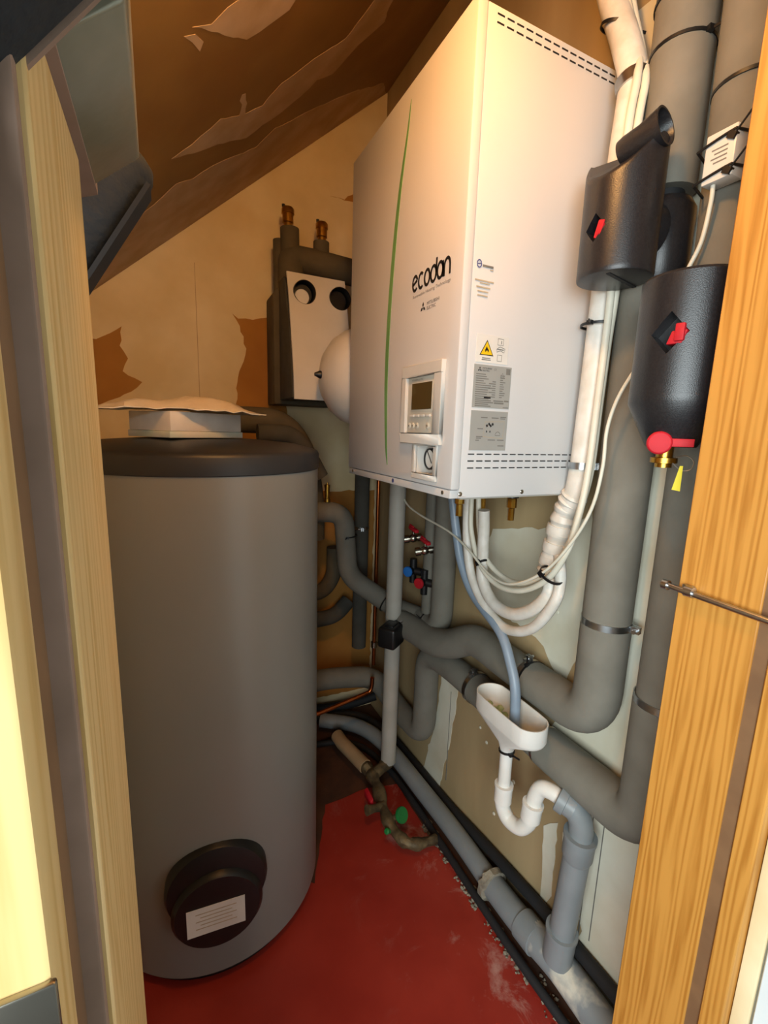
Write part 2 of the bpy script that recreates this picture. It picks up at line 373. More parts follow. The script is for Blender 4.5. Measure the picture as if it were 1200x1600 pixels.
# black foam roll tucked behind the head
ft = thing('foam_tube', 'dark blue-black foam roll wedged above the left jamb under the stairs', 'foam', (-.60,-.10,1.45))
a, b = V(-.60,-.12,1.47), V(-.503,-.12,1.630)
MB().tube([a, b, b+(b-a).normalized()*.010, b+(b-a).normalized()*.016], [.026,.026,.021,.010], 20).build('foam_body', 'navy_foam', ft)
d_ = (b-a).normalized(); sd = Vector((d_.z, 0, -d_.x))
MB().obox((a+b)/2+sd*.0265-Vector((0,.006,0)), d_*.085, sd*.0022, (0,.018,0)).build('backing_strip', 'black_rubber', ft)

# ------------------------------------------------------------------ hot water tank
TC = (-.395, .562); TR = .297
tk = thing('water_tank', 'tall grey cylindrical hot water tank with black lid', 'water tank', (TC[0], TC[1], 0))
MB().lathe([(TR-.025,.0), (TR-.02,.002), (TR-.02,.034)], (*TC,0), n=72).build('base', 'black_plastic', tk)
MB().lathe([(TR-.006,.030), (TR,.036), (TR,1.272)], (*TC,0), n=96).build('body', 'tank_grey', tk)
MB().lathe([(TR+.001,1.268), (TR+.003,1.270), (TR+.003,1.306), (TR-.002,1.314), (TR-.012,1.318), (TR-.06,1.330), (.14,1.338), (0,1.340)], (*TC,0), n=96).build('lid', 'tank_black', tk)
# inspection cover on the lower front
fa = math.atan2(-.95, -.02)
fd = Vector((math.cos(math.radians(-95)), math.sin(math.radians(-95)), 0)); fx = Vector((-fd.y, fd.x, 0)); fc = V(TC[0], TC[1], .272)+fd*TR
hood = MB().lathe([(.116,-.03), (.116,.004), (.110,.016), (.085,.022), (0,.024)], fc+Vector((0,0,.022))-fd*.004, fd, 48).build('inspection_hood', 'black_plastic', tk)
cp = MB().lathe([(.102,-.03), (.102,.026), (.094,.036), (0,.038)], fc+Vector((0,0,-.022))-fd*.004, fd, 48).build('inspection_cap', 'black_plastic', tk)
lc = fc+fd*.0345+Vector((0,0,-.030))+fx*-.004
lb = MB().obox(lc, fx*.064, Vector((0,0,.037)), fd*.0006).build('notice_label', 'label_white', cp, smooth=0)
for i in range(5):
    MB().obox(lc+Vector((0,0,.022-.010*i))+fd*.0008, fx*(.045-.01*(i % 2)), Vector((0,0,.0012)), fd*.0002).build('print_line', 'ink_light', cp, smooth=0)
# tank pipes at the top rear
tp = thing('tank_flow_pipe', 'dark foam-lagged pipe running from behind tank top', 'pipe', (-.15,.87,1.30))
MB().tube(rpath([(-.40,.93,1.395), (-.10,.93,1.395), (-.02,.93,1.29), (.02,.95,1.10), (.02,.95,.95)], .08), .045).build('lagging', 'insulation_olive', tp)
tp2 = thing('tank_top_elbow', 'dark lagged elbow dropping beside the tank lid', 'pipe', (-.07,.84,1.30))
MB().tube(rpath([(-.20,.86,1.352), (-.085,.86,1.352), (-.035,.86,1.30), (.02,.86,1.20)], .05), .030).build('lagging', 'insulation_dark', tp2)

# papers on the tank
bk = thing('booklet_stack', 'white stack of folded manuals on the black tank lid', 'booklets', (-.44,.50,1.341))
def rbox(c, hx, hy, z0, z1, ang):
    x = Vector((math.cos(ang), math.sin(ang), 0))*hx; y = Vector((-math.sin(ang), math.cos(ang), 0))*hy
    return MB().obox((c[0], c[1], (z0+z1)/2), x, y, (0,0,(z1-z0)/2))
ANG = math.radians(36)
bc = (-.428, .535)
rbox(bc, .108, .075, 1.3415, 1.356, ANG).build('bottom_booklet', 'paper_teal', bk, bevel=.001)
pb = rbox(bc, .105, .073, 1.3565, 1.400, ANG+.01).build('paper_box', 'paper', bk, bevel=.0015)
bg = MB(); gx, gy = 18, 10
pts = []
for j in range(gy+1):
    for i in range(gx+1):
        u, v = i/gx*2-1, j/gy*2-1
        c0 = V(bc[0]-.005, bc[1]-.03, 0)
        p = c0+Vector((u*.185, v*.085*(1-.35*u*u)+.02*u, 0))
        z = 1.4035+.030*(1-abs(u)**1.5)*(1-v*v)+.006*math.sin(5*u+2*v)*(1-v*v)+random.uniform(0, .006)
        if abs(u) > .75: z -= .006
        pts.append((p.x, p.y, max(z, 1.4025)))
k = len(pts); low = [(p[0], p[1], p[2]-.002) for p in pts]
fs = []
for j in range(gy):
    for i in range(gx):
        q = j*(gx+1)+i; fs += [(q, q+1, q+gx+2, q+gx+1), (q+k, q+gx+1+k, q+gx+2+k, q+1+k)]
bo = [i for i in range(gx+1)]+[j*(gx+1)+gx for j in range(1, gy+1)]+[gy*(gx+1)+i for i in range(gx-1, -1, -1)]+[j*(gx+1) for j in range(gy-1, 0, -1)]
for i in range(len(bo)): q, q2 = bo[i], bo[(i+1) % len(bo)]; fs.append((q, q+k, q2+k, q2))
bg.add(pts+low, fs)
tag(bg.build('plastic_bag', 'plastic_bag', org=(bc[0], bc[1], 1.4025), smooth=25), 'crumpled clear bag of manuals lying on the white booklet stack', 'bag')

# ------------------------------------------------------------------ heat pump hydrobox on the right wall
HX, HY, Z0, Z1 = .36, .534, 1.247, 2.062
hb = thing('heat_pump_unit', 'white wall-hung heat pump hydrobox with green stripe and small screen', 'heating unit', (.36, .267, Z0))
body = MB().box(.021, HX, .003, HY-.003, Z0, Z1-.004).build('casing', 'white_metal', hb, bevel=.003)
cover = MB().box(.0, .0205, 0, HY, Z0+.017, Z1).build('front_cover', 'white_metal', hb, bevel=.004)
cut(cover, MB().box(-.05, .05, .061, .134, 1.285, 1.344).build('c', 'white_metal'))
cut(body, MB().box(-.05, .030, .059, .136, 1.283, 1.346).build('c', 'white_metal'))
MB().box(.020, .036, .0, .0025, Z0+.003, Z0+.004).build('rim', 'white_metal', hb, smooth=0)
# corner seam and lower lip
MB().box(.002, .021, .006, HY-.006, Z0, Z0+.016).build('lower_lip', 'white_metal', hb, bevel=.001)
bp_ = MB().box(.03, HX-.004, .01, HY-.01, Z0-.003, Z0+.001).build('base_plate', 'pvc_dull', hb, smooth=0)
# green blade on the cover
blade = [(.217,2.031,.0008), (.229,1.974,.0038), (.255,1.878,.0066), (.276,1.757,.0082), (.290,1.625,.0086), (.2945,1.482,.0078), (.285,1.345,.0054), (.275,1.291,.0016)]
bl = spline([(y, z, wd) for y, z, wd in blade], 6)
lft = [(-.0006, p.x+p.z, p.y) for p in bl]; rgt = [(-.0006, p.x-p.z, p.y) for p in bl]
MB().prism(lft+rgt[::-1], (.0006,0,0)).build('green_stripe', 'leaf_green', cover, smooth=0)
# brand lettering: ribbons of constant width
AX, AZ = Vector((0,-1,0)), Vector((0,0,1))
def arc(cx, cy, rx, ry, a0, a1, n=20): return [(cx+rx*math.cos(math.radians(a0+(a1-a0)*i/n)), cy+ry*math.sin(math.radians(a0+(a1-a0)*i/n))) for i in range(n+1)]
GL = {'e': [arc(.44,.5,.36,.42,20,318), [(.10,.42), (.78,.64)]], 'c': [arc(.46,.5,.36,.42,48,312)], 'o': [arc(.45,.5,.36,.42,0,360,28)],
      'd': [arc(.45,.5,.36,.42,0,360,28), [(.81,.5), (.83,1.0), (.84,1.28)]], 'a': [arc(.45,.5,.36,.42,0,360,28), [(.81,.92), (.81,.5), (.83,.06)]],
      'n': [[(.09,.04), (.09,.5)]+arc(.45,.5,.36,.42,180,0,16)+[(.81,.04)]]}
def ribbon(mb, line, wd, org, ax, ay, nrm, t=.0005):
    L = [Vector(p) for p in line]; top = []; bot = []
    for i, p in enumerate(L):
        if (L[0]-L[-1]).length < 1e-4: d = L[1 if i in (0, len(L)-1) else i+1]-L[-2 if i in (0, len(L)-1) else i-1]
        else: d = L[min(i+1, len(L)-1)]-L[max(i-1, 0)]
        q = Vector((-d.y, d.x)).normalized()*wd; top.append(p+q); bot.append(p-q)
    W = lambda p, h: V(org)+ax*p.x+ay*p.y+nrm*h
    n = len(L); vs_ = [W(p, t) for p in top]+[W(p, t) for p in bot]
    mb.add(vs_, [(i, i+1, n+i+1, n+i) for i in range(n-1)])
NX = Vector((-1,0,0))
x_ = 0
for ch in 'ecodan':
    mb = MB(); sx, sy = .0266, .0335
    for ln in GL[ch]: ribbon(mb, [(p[0]*sx+x_, p[1]*sy) for p in ln], .0030, (0,.1825,1.6555), AX, AZ, NX)
    mb.build('logo_letter', 'ink', cover, smooth=0); x_ += .0237
text('Renewable Heating Technology', .0088, (0,.178,1.6435), AX, AZ, 'ink_grey', cover, 'tagline', width=.14)
def diamonds(org, ax, ay, nrm, s, par):
    mb = MB(); o_ = V(org)
    for a_ in (90, 210, 330):
        d = ax*math.cos(math.radians(a_))+ay*math.sin(math.radians(a_)); e = ax*-math.sin(math.radians(a_))+ay*math.cos(math.radians(a_))
        P = [o_+nrm*.0005, o_+d*s*.5+e*s*.29+nrm*.0005, o_+d*s+nrm*.0005, o_+d*s*.5-e*s*.29+nrm*.0005]; mb.add(P, [(0,1,2,3)])
    return mb.build('three_diamond_mark', 'ink', par, smooth=0)
diamonds((0,.134,1.618), AX, AZ, NX, .011, cover)
text('MITSUBISHI', .0088, (0,.119,1.6195), AX, AZ, 'ink', cover, 'maker_name', width=.045)
text('ELECTRIC', .0088, (0,.119,1.6105), AX, AZ, 'ink', cover, 'maker_name', width=.033)
# controller
fr = MB()
fr.box(-.010, .0, .038, .195, 1.484, 1.507); fr.box(-.010, .0, .038, .195, 1.347, 1.368)
fr.box(-.010, .0, .038, .064, 1.368, 1.484); fr.box(-.010, .0, .177, .195, 1.368, 1.484)
ct = fr.build('controller_frame', 'white_plastic', hb, bevel=.0008, bseg=1)
cpn = MB().box(-.004, .0, .065, .176, 1.369, 1.483).build('controller', 'ivory_plastic', hb, bevel=.001)
MB().box(-.0055, -.004, .072, .158, 1.413, 1.473).build('screen_bezel', 'ivory_plastic', cpn, bevel=.0006)
MB().box(-.0062, -.0054, .076, .155, 1.417, 1.470).build('screen', 'screen', cpn, smooth=0)
for i in range(4): MB().box(-.008, -.004, .078+i*.021, .096+i*.021, 1.402, 1.407).build('soft_key', 'white_plastic', cpn, bevel=.0008)
for i, y in enumerate((.164, .148, .131, .088)):
    MB().lathe([(.0062,0), (.0062,.0012), (.005,.002), (0,.002)], (-.004, y, 1.384), (-1,0,0), 18).build('round_key', 'ivory_plastic', cpn)
    MB().lathe([(.0022,0), (.0022,.0003), (0,.0003)], (-.006, y, 1.384), (-1,0,0), 8).build('key_mark', 'ink_grey', cpn)
text('MITSUBISHI ELECTRIC', .005, (-.0042,.158,1.4755), AX, AZ, 'ink_grey', cpn, 'maker_name', width=.045)
# pressure gauge pocket
gf = MB(); gf.box(-.006, 0, .050, .143, 1.344, 1.3468); gf.box(-.006, 0, .050, .143, 1.274, 1.286); gf.box(-.006, 0, .050, .061, 1.286, 1.344); gf.box(-.006, 0, .134, .143, 1.286, 1.344)
gfo = gf.build('gauge_frame', 'white_plastic', hb, bevel=.0008, bseg=1)
pk = MB(); pk.box(.026, .0275, .0595, .1355, 1.2850, 1.3445); pk.box(.0, .026, .1338, .1350, 1.2855, 1.3440); pk.box(.0, .026, .0600, .0612, 1.2855, 1.3440); pk.box(.0, .026, .0600, .1350, 1.2850, 1.2862)
pk.build('pocket', 'white_plastic', gfo, smooth=0)
gd = MB().lathe([(.0225,0), (.0225,.010), (.0195,.011), (.0195,.007), (0,.007)], (.0258,.109,1.316), (-1,0,0), 32).build('pressure_gauge', 'black_plastic', hb)
MB().lathe([(.0195,0), (.0195,.0006), (0,.0006)], (.0190,.109,1.316), (-1,0,0), 32).build('gauge_face', 'label_white', gd)
MB().obox((.0180,.112,1.320), (.0004,0,0), (0,.0095,.0125), (0,.0008,-.0006)).build('needle', 'ink', gd, smooth=0)
# side panel: slots, labels, screws
slot = MB().box(-.0085, .0085, -.0006, 0, -.0011, .0011); 
def slots(xs, z, m='ink'):
    for x in xs: MB().box(x-.0072, x+.0072, .0021, .0031, z-.0011, z+.0011).build('vent_slot', m, body, smooth=0)
for z in (1.3325, 1.3195, 1.306): slots([.0435+.0205*i for i in range(15)], z)
for z in (2.046, 2.034): slots([.0475+.0205*i for i in range(15)], z)
for x, z in ((.0235,1.256), (.178,1.256)): MB().lathe([(.0045,0), (.0045,.0015), (.003,.0028), (0,.003)], (x,.003,z), (0,-1,0), 14).build('screw', 'chrome', hb)
for y in (.03, .50): MB().lathe([(.004,0), (.004,.0015), (0,.0022)], (.002,y,Z0+.009), (-1,0,0), 12).build('screw', 'chrome', hb)
MB().lathe([(.005,0), (.005,.001), (0,.0015)], (.002,.245,Z0+.009), (-1,0,0), 12).build('lip_plug', 'ink_blue', hb)
SX, SZ, SN = Vector((1,0,0)), Vector((0,0,1)), Vector((0,-1,0)); YS = .0026
def plate(x0, x1, z0, z1, m, name): return MB().box(x0, x1, YS-.0006, YS+.0006, z0, z1).build(name, m, hb, smooth=0)
def bar(par, x0, x1, z, h, m='ink_grey'): MB().box(x0, x1, YS-.0009, YS-.0006, z-h/2, z+h/2).build('print_line', m, par, smooth=0)
ws = plate(.040, .114, 1.502, 1.551, 'label_white', 'warning_sticker')
def tri(par, cx, cz, s, m, d):
    P = [Vector((cx+s*math.cos(math.radians(a_)), YS-d, cz+s*math.sin(math.radians(a_)))) for a_ in (90, 210, 330)]
    MB().prism(P, (0,.0002,0)).build('warning_triangle', m, par, smooth=0)
tri(ws, .0635, 1.524, .0185, 'ink', .0008); tri(ws, .0635, 1.524, .0155, 'warn_yellow', .0011)
MB().prism([Vector((.0635+x, YS-.0014, 1.520+z)) for x, z in ((-.003,0), (-.0045,.004), (-.001,.011), (.001,.008), (.0045,.004), (.003,0), (.0012,.0035), (-.0012,.0035))], (0,.0002,0)).build('flame_mark', 'ink', ws, smooth=0)
bar(ws, .0575, .0695, 1.5175, .0014, 'ink'); bar(ws, .054, .073, 1.510, .0016); bar(ws, .053, .074, 1.507, .0016)
def outline(par, P, m='ink_grey'):
    mb = MB(); ribbon(mb, P+[P[0]], .0006, (0, YS, 0), SX, SZ, SN, .0009); mb.build('pictogram', m, par, smooth=0)
outline(ws, [(.088,1.536), (.101,1.536), (.101,1.547), (.088,1.547)]); outline(ws, [(.086,1.528), (.094,1.533), (.106,1.530), (.104,1.523), (.095,1.526), (.087,1.523)]); outline(ws, [(.089,1.507), (.099,1.507), (.099,1.518), (.089,1.518)])
bar(ws, .088, .103, 1.528, .0012, 'ink'); bar(ws, .096, .0975, 1.541, .006)
rp = plate(.038, .126, 1.420, 1.498, 'label_grey', 'rating_plate')
diamonds((.0505, YS-.0004, 1.489), SX, SZ, SN, .0052, rp)
text('MITSUBISHI', .0042, (.057, YS-.0006, 1.4905), SX, SZ, 'ink', rp, 'maker_name', width=.021)
text('ELECTRIC', .0042, (.057, YS-.0006, 1.4862), SX, SZ, 'ink', rp, 'maker_name', width=.016)
text('CE', .0055, (.083, YS-.0006, 1.4895), SX, SZ, 'ink_grey', rp, 'conformity_mark')
MB().box(.113, .123, YS-.0009, YS-.0006, 1.484, 1.495).build('print_block', 'ink_grey', rp, smooth=0)
outline(rp, [(.100,1.478), (.109,1.478), (.1045,1.486)])
random.seed(3)
for i in range(11):
    z = 1.481-.0040*i; bar(rp, .043, .043+random.uniform(.018, .036), z, .0017)
    if i > 2: bar(rp, .074+.008*(i % 2), .090, z, .0017)
    bar(rp, .100, .100+random.uniform(.006, .014), z, .0017)
for i in range(5): bar(rp, .044, .075+.006*(i % 3), 1.437-.0034*i, .002, 'ink_grey')
bar(rp, .064, .080, 1.439, .003, 'ink'); bar(rp, .087, .111, 1.434, .0022); bar(rp, .089, .112, 1.430, .003); bar(rp, .113, .124, 1.4345, .0026); bar(rp, .111, .124, 1.4225, .0013)
dp = plate(.0375, .125, 1.340, 1.4145, 'label_grey', 'piping_diagram')
for x, z in ((.076,1.387), (.081,1.390), (.085,1.387), (.0895,1.390)): MB().obox((x, YS-.0008, z), (.0016,0,.001), (-.001,0,.002), (0,.0002,0)).build('print_mark', 'ink', dp, smooth=0)
for x in (.076, .084): MB().obox((x, YS-.0008, 1.376), (.001,0,0), (0,0,.0018), (0,.0002,0)).build('print_mark', 'ink', dp, smooth=0)
for x0, x1, z in ((.061,.076,1.402), (.086,.103,1.402), (.107,.121,1.404), (.107,.119,1.401), (.054,.067,1.381), (.052,.067,1.366), (.052,.064,1.363), (.051,.059,1.359), (.080,.098,1.360), (.103,.119,1.360), (.105,.120,1.349)): bar(dp, x0, x1, z, .0018)
outline(dp, [(.071,1.394), (.118,1.396), (.116,1.363), (.068,1.366)], 'ink_light')
outline(dp, arc(.103,1.369,.006,.007,0,180,8), 'ink_grey')
# installer's sticker
ist = body
mb = MB(); 
for a0, a1 in ((20, 190), (200, 370)): ribbon(mb, arc(.0345,1.668,.0048,.006,a0,a1,14), .0009, (0,YS,0), SX, SZ, SN, .0009)
ribbon(mb, [(.030,1.667), (.0345,1.668), (.039,1.669)], .0008, (0,YS,0), SX, SZ, SN, .0009); mb.build('round_logo', 'ink_blue', ist, smooth=0)
for x0, x1, z, h in ((.042,.066,1.666,.0036), (.059,.066,1.661,.002), (.027,.069,1.641,.0024), (.038,.060,1.637,.002), (.031,.062,1.630,.0024), (.034,.058,1.623,.0022), (.034,.057,1.616,.0022)): bar(ist, x0, x1, z, h, 'ink_grey' if h > .003 else 'ink_light')
# stubs below the unit
for x, y in ((.165,.20), (.255,.115), (.30,.28)):
    st = MB().lathe([(.016,0), (.016,-.020), (.012,-.021)], (x,y,Z0-.002), (0,0,1), 16).build('outlet_gland', 'black_plastic', hb)
    MB().lathe([(.010,-.020), (.012,-.024), (.012,-.044), (.008,-.046), (.008,-.075)], (x,y,Z0-.002), (0,0,1), 8).build('brass_union', 'brass', st)

# ------------------------------------------------------------------ the two lagged pipes on the near end of the right wall
PX = .345; PR = .0485
# pipe A : down behind the upper valve, then along the wall to the back
A = thing('lagged_pipe', 'grey foam-lagged pipe behind the horned valve, turning back along wall', 'pipe', (PX,-.103,.75))
up_ = MB().tube([(PX,-.108,2.45), (PX,-.112,2.09), (PX,-.113,1.80)], PR, 28).build('upper_lagging', 'insulation', A)
tie(A, (PX,-.111,2.095), (0,0,1), PR, (-1,-.3,0)); tie(A, (PX,-.112,2.02), (0,0,1), PR, (-.2,-1,0))
MB().lathe([(.031,-.03), (.031,.05)], (PX,-.113,1.77), n=24).build('collar', 'black_rubber', A)
MB().tube(rpath([(PX,-.103,1.68), (PX,-.103,.985)], .02), PR, 28).build('lower_lagging', 'insulation', A)
MB().tube(rpath([(PX,-.103,.984), (PX,-.103,.748), (PX,.092,.748)], .085, 10), PR*1.03, 28).build('bend_lagging', 'insulation', A)
MB().tube(spline([(PX,.093,.748), (PX,.20,.750), (PX,.29,.752), (PX-.005,.345,.742), (PX-.02,.42,.698), (PX-.035,.50,.672), (PX-.045,.60,.668), (PX-.06,.68,.668)], 6), PR*.98, 28).build('rear_lagging', 'insulation', A)
clamp(A, (PX,-.103,.988), (0,0,1), PR*1.0, (.25,-1,0)); clamp(A, (PX,.094,.748), (0,1,0), PR, (-.2,0,1))
tie(A, (PX,.085,.748), (0,1,0), PR+.001, (-.5,0,1))
# pipe B
B = thing('lagged_pipe', 'grey foam-lagged pipe nearest the door jamb, behind the red-handled valve', 'pipe', (PX,-.24,.60))
MB().tube([(PX,-.222,2.45), (PX,-.230,1.93), (PX,-.240,1.585)], PR, 28).build('upper_lagging', 'insulation', B)
tie(B, (PX,-.232,1.90), (0,0,1), PR, (.3,-1,0))
MB().tube([(PX,-.243,1.50), (PX,-.243,.884)], PR, 28).build('lower_lagging', 'insulation', B)
MB().tube(rpath([(PX,-.241,.882), (PX,-.241,.602), (PX,.018,.602)], .07, 10), PR*1.05, 28).build('bend_lagging', 'insulation', B)
MB().tube(rpath([(PX,.020,.602), (PX,.302,.602), (PX,.303,.602)], .02), PR*.97, 28).build('middle_lagging', 'insulation', B)
MB().tube(rpath([(PX,.305,.602), (PX,.44,.602), (PX,.59,.585), (PX,.59,.245), (PX-.005,.78,.235), (.31,.95,.300), (.12,.985,.318), (-.20,.985,.325)], .075, 8), PR*.9, 24).build('rear_lagging', 'insulation', B)
clamp(B, (PX,-.242,.883), (0,0,1), PR*1.02, (.2,-1,0)); clamp(B, (PX,.019,.602), (0,1,0), PR, (-.3,0,1)); clamp(B, (PX,.304,.602), (0,1,0), PR, (-.3,0,1))

# ------------------------------------------------------------------ black insulated valves
def diamond_cutter(c, n_, half, depth):
    n_ = V(n_).normalized(); z = Vector((0,0,1)); s_ = n_.cross(z).normalized()
    P = [V(c)+n_*.02+q for q in (z*half, s_*half*.85, -z*half, -s_*half*.85)]
    return MB().prism(P, n_*-(depth+.02)).build('c', 'epp')
va = thing('valve_block', 'black foam valve shell with open horn on top and small red lever', 'valve', (.235,-.115,1.63))
VA = (.235,-.116)
n = 40; top = []; bot = []; r_ = .061
vs_ = []
NR = 16
for j in range(NR+1):
    for i in range(n):
        t = 2*math.pi*i/n; x, y = math.cos(t), math.sin(t)
        zt = 1.855+min(-.012, .072*max(-1, x*.95+y*.1))
        vs_.append((VA[0]+x*r_, VA[1]+y*r_, 1.640+(zt-1.640)*j/NR))
mb = MB().add(vs_, [tuple(range(n)), tuple(range(NR*n+n-1, NR*n-1, -1))]+[(j*n+i, j*n+(i+1) % n, (j+1)*n+(i+1) % n, (j+1)*n+i) for j in range(NR) for i in range(n)])
vb = mb.build('shell', 'epp', va, bevel=.004, smooth=35)
dn = Vector((-1,-.02,0)).normalized(); dcen = V(VA[0], VA[1], 1.712)+dn*r_
o_c = diamond_cutter(dcen, dn, .022, .030); o_c.location = (0,0,0); va_loc = V(va.location)
bpy.context.view_layer.update(); cut(vb, o_c)
MB().obox(dcen-dn*.010+Vector((.0,-.008,-.004)), dn*.009, Vector((0,-.004,.013)), Vector((0,.006,.002))).build('red_lever', 'red_plastic', va, bevel=.002)
hc = V(.226,-.112,1.836); hdv = Vector((.14,-.95,.16)).normalized()
horn = MB().lathe([(.020,0), (.022,.010), (.0225,.036), (.0275,.064), (.028,.068), (.025,.068), (.018,.044), (.015,.026), (0,.024)], hc, hdv, 36)
horn.build('horn', 'epp', va, smooth=50)
MB().tube([(.25,-.115,1.728), (.30,-.114,1.728)], .048, 28).build('side_arm', 'epp', va)
MB().lathe([(.044,-.082), (.0525,-.070), (.0525,.045), (.044,.060)], (PX,-.113,1.725), n=32).build('elbow_shell', 'epp', va)
MB().obox((VA[0]+.008, VA[1]-.01, 1.6395), (.05,.012,0), (-.0008,.0032,0), (0,0,.0008)).build('shell_split', 'black_rubber', va, smooth=0)

vbk = thing('valve_block', 'black bullet-shaped foam valve shell with bright red lever and drain tap', 'valve', (.236,-.256,1.35))
VB = (.236,-.2545); rb = .067
sb = MB().lathe([(rb-.003,1.606), (rb,1.602)]+[(rb,1.602-.0118*i) for i in range(1, 16)]+[(.052,1.3945), (.036,1.362), (.034,1.360)], (*VB,0), n=56).build('shell', 'epp', vbk, smooth=35)
dn = Vector((-.97,-.24,0)).normalized(); dcen = V(VB[0], VB[1], 1.521)+dn*rb
cut(sb, diamond_cutter(dcen, dn, .029, .032))
sd_ = Vector((-dn.y, dn.x, 0))
MB().obox(dcen-dn*.010-Vector((0,0,.007))+sd_*.010, dn*.009, Vector((0,0,.009))+sd_*.003, sd_*.010).build('red_handle', 'red_plastic', vbk, bevel=.0015)
MB().obox(dcen-dn*.006-Vector((0,0,.001))+sd_*.014, dn*.009, Vector((0,0,.012)), sd_*.006).build('red_handle', 'red_plastic', vbk, bevel=.0015)
tp_ = MB().lathe([(.012,0), (.012,-.022), (.019,-.023), (.019,-.031), (.012,-.032), (.012,-.038), (0,-.038)], (.225,-.254,1.366), (0,0,1), 12).build('drain_tap', 'brass', vbk)
ld = Vector((-.80,-.60,0)); ls = Vector((.60,-.80,0)); lcn = V(.1925,-.2645,1.366)
lv = MB().lathe([(.0165,-.006), (.0175,.003), (.015,.006), (0,.006)], lcn, ld, 28)
lv.obox(lcn+ls*.026+Vector((0,0,.001)), ls*.018, Vector((0,0,.006)), ld*.0035)
lv.build('tap_lever', 'red_plastic', vbk, bevel=.001)
wr_ = MB(); q = [V(.213,-.276,1.336), V(.216,-.288,1.326), V(.222,-.298,1.328), V(.224,-.300,1.340), V(.222,-.290,1.348), V(.222,-.275,1.345)]
wr_.tube(spline(q, 6), .0008, 6).build('tag_wire', 'steel', vbk)
MB().prism([(.209,-.290,1.333), (.2125,-.2925,1.333), (.212,-.2935,1.295), (.2025,-.2865,1.297)], (.0005,.0005,0)).build('yellow_tag', 'yellow_tag', vbk, smooth=0)
MB().lathe([(.036,-.05), (.047,-.02), (.050,.0)], (PX-.004,-.243,1.40), n=28).build('inner_shell', 'epp', vbk)

# temperature sender box strapped to pipe B
sn = thing('sensor_box', 'small white sensor box strapped to lagged pipe with black ties', 'sensor', (.28,-.245,1.745))
sbx = MB().box(.2655, .2955, -.268, -.226, 1.748, 1.815).build('housing', 'white_plastic', sn, bevel=.002)
for i in range(4): MB().box(.2651, .2656, -.258, -.240+.004*(i % 2), 1.772+.006*i, 1.774+.006*i).build('print_line', 'ink_grey', sbx, smooth=0)
for z in (1.797, 1.752):
    pth = []
    for i in range(25):
        t = 2*math.pi*i/24; pth.append((PX+.0505*math.cos(t) if math.cos(t) > -.75 else .2635, -.2415+.0505*math.sin(t), z+.010*math.cos(t+2.2)))
    MB().tube(pth, .002, 8).build('cable_tie', 'black_plastic', sn)
    MB().obox((.266,-.262,z+.003), (.004,0,0), (0,.005,.003), (0,-.002,.004)).build('tie_head', 'black_plastic', sn)
    MB().tube([(.266,-.264,z+.004), (.262,-.285,z+.022), (.258,-.302,z+.030)], .0015, 6).build('tie_tail', 'black_plastic', sn)

# ------------------------------------------------------------------ white refrigerant bundle, loops and cables
bn = thing('refrigerant_line', 'thick white insulated line beside the hydrobox, taped at the lower end', 'pipe', (.31,-.035,1.06))
bpts = [(.312,.06,2.30), (.312,.02,2.182), (.310,-.028,2.069), (.310,-.048,2.001), (.302,-.050,1.873), (.306,-.040,1.626), (.306,-.037,1.479), (.306,-.033,1.349), (.306,-.031,1.308), (.306,-.022,1.245), (.306,.002,1.20)]
MB().tube(spline(bpts, 6), .0245, 24).build('insulation', 'tape_white', bn)
tpz = spline([(.306,-.022,1.25), (.306,.0,1.205), (.306,.016,1.12), (.304,.026,1.065), (.300,.030,1.03)], 9)
MB().tube(tpz, [.0262+.0025*math.sin(i*1.9)-.010*max(0, i-28)/8 for i in range(len(tpz))], 24).build('tape_wrap', 'tape_white', bn, smooth=25)
for i, z in enumerate((1.165, 1.125, 1.090)):
    MB().lathe([(.0285,-.012), (.0298,0), (.0285,.012)], (.306,.028-.16*(z-1.05),z), (0,-.16,1), 24).build('tape_turn', 'tape_white', bn)
clamp(bn, (.306,-.031,1.312), (0,0,1), .0255, (.5,-1,0)); MB().lathe([(.0258,-.010), (.0285,-.010), (.0285,.010), (.0258,.010)], (.310,-.048,2.001), (0,.28,1), 24).build('metal_strap', 'steel', bn)
tie(bn, (.310,-.0,2.12), (0,-.38,1), .028, (1,-1,0)); tie(bn, (.306,-.037,1.59), (0,0,1), .034, (-1,-.2,0))
MB().tube([(.315,-.051,2.001), (.335,-.045,2.02), (.36,-.04,2.06)], .0015, 6).build('tie_tail', 'black_plastic', bn)
def cable(name, label, pts, r, m='cable_white', cat='cable', n=12, grp=None):
    P = spline(pts, 8); o = MB().tube(P, r, n).build(name, m, org=tuple(P[-1])); return tag(o, label, cat, grp)
cable('refrigerant_hose', 'outer of the two white lagged hoses looping under the hydrobox', [(.26,.30,1.26), (.268,.304,1.156), (.27,.297,1.066), (.27,.268,.981), (.27,.204,.920), (.27,.117,.890), (.27,.032,.925), (.275,-.022,1.005), (.285,-.025,1.060), (.295,-.005,1.11)], .0125, 'tape_white', 'hose')
cable('refrigerant_hose', 'inner crinkled white lagged hose of the loop under the hydrobox', [(.262,.225,1.175), (.268,.227,1.12), (.27,.226,1.048), (.272,.222,.985), (.272,.175,.938), (.272,.099,.935), (.272,.035,.972), (.280,.000,1.022), (.290,.012,1.07)], .0155, 'tape_white', 'hose')
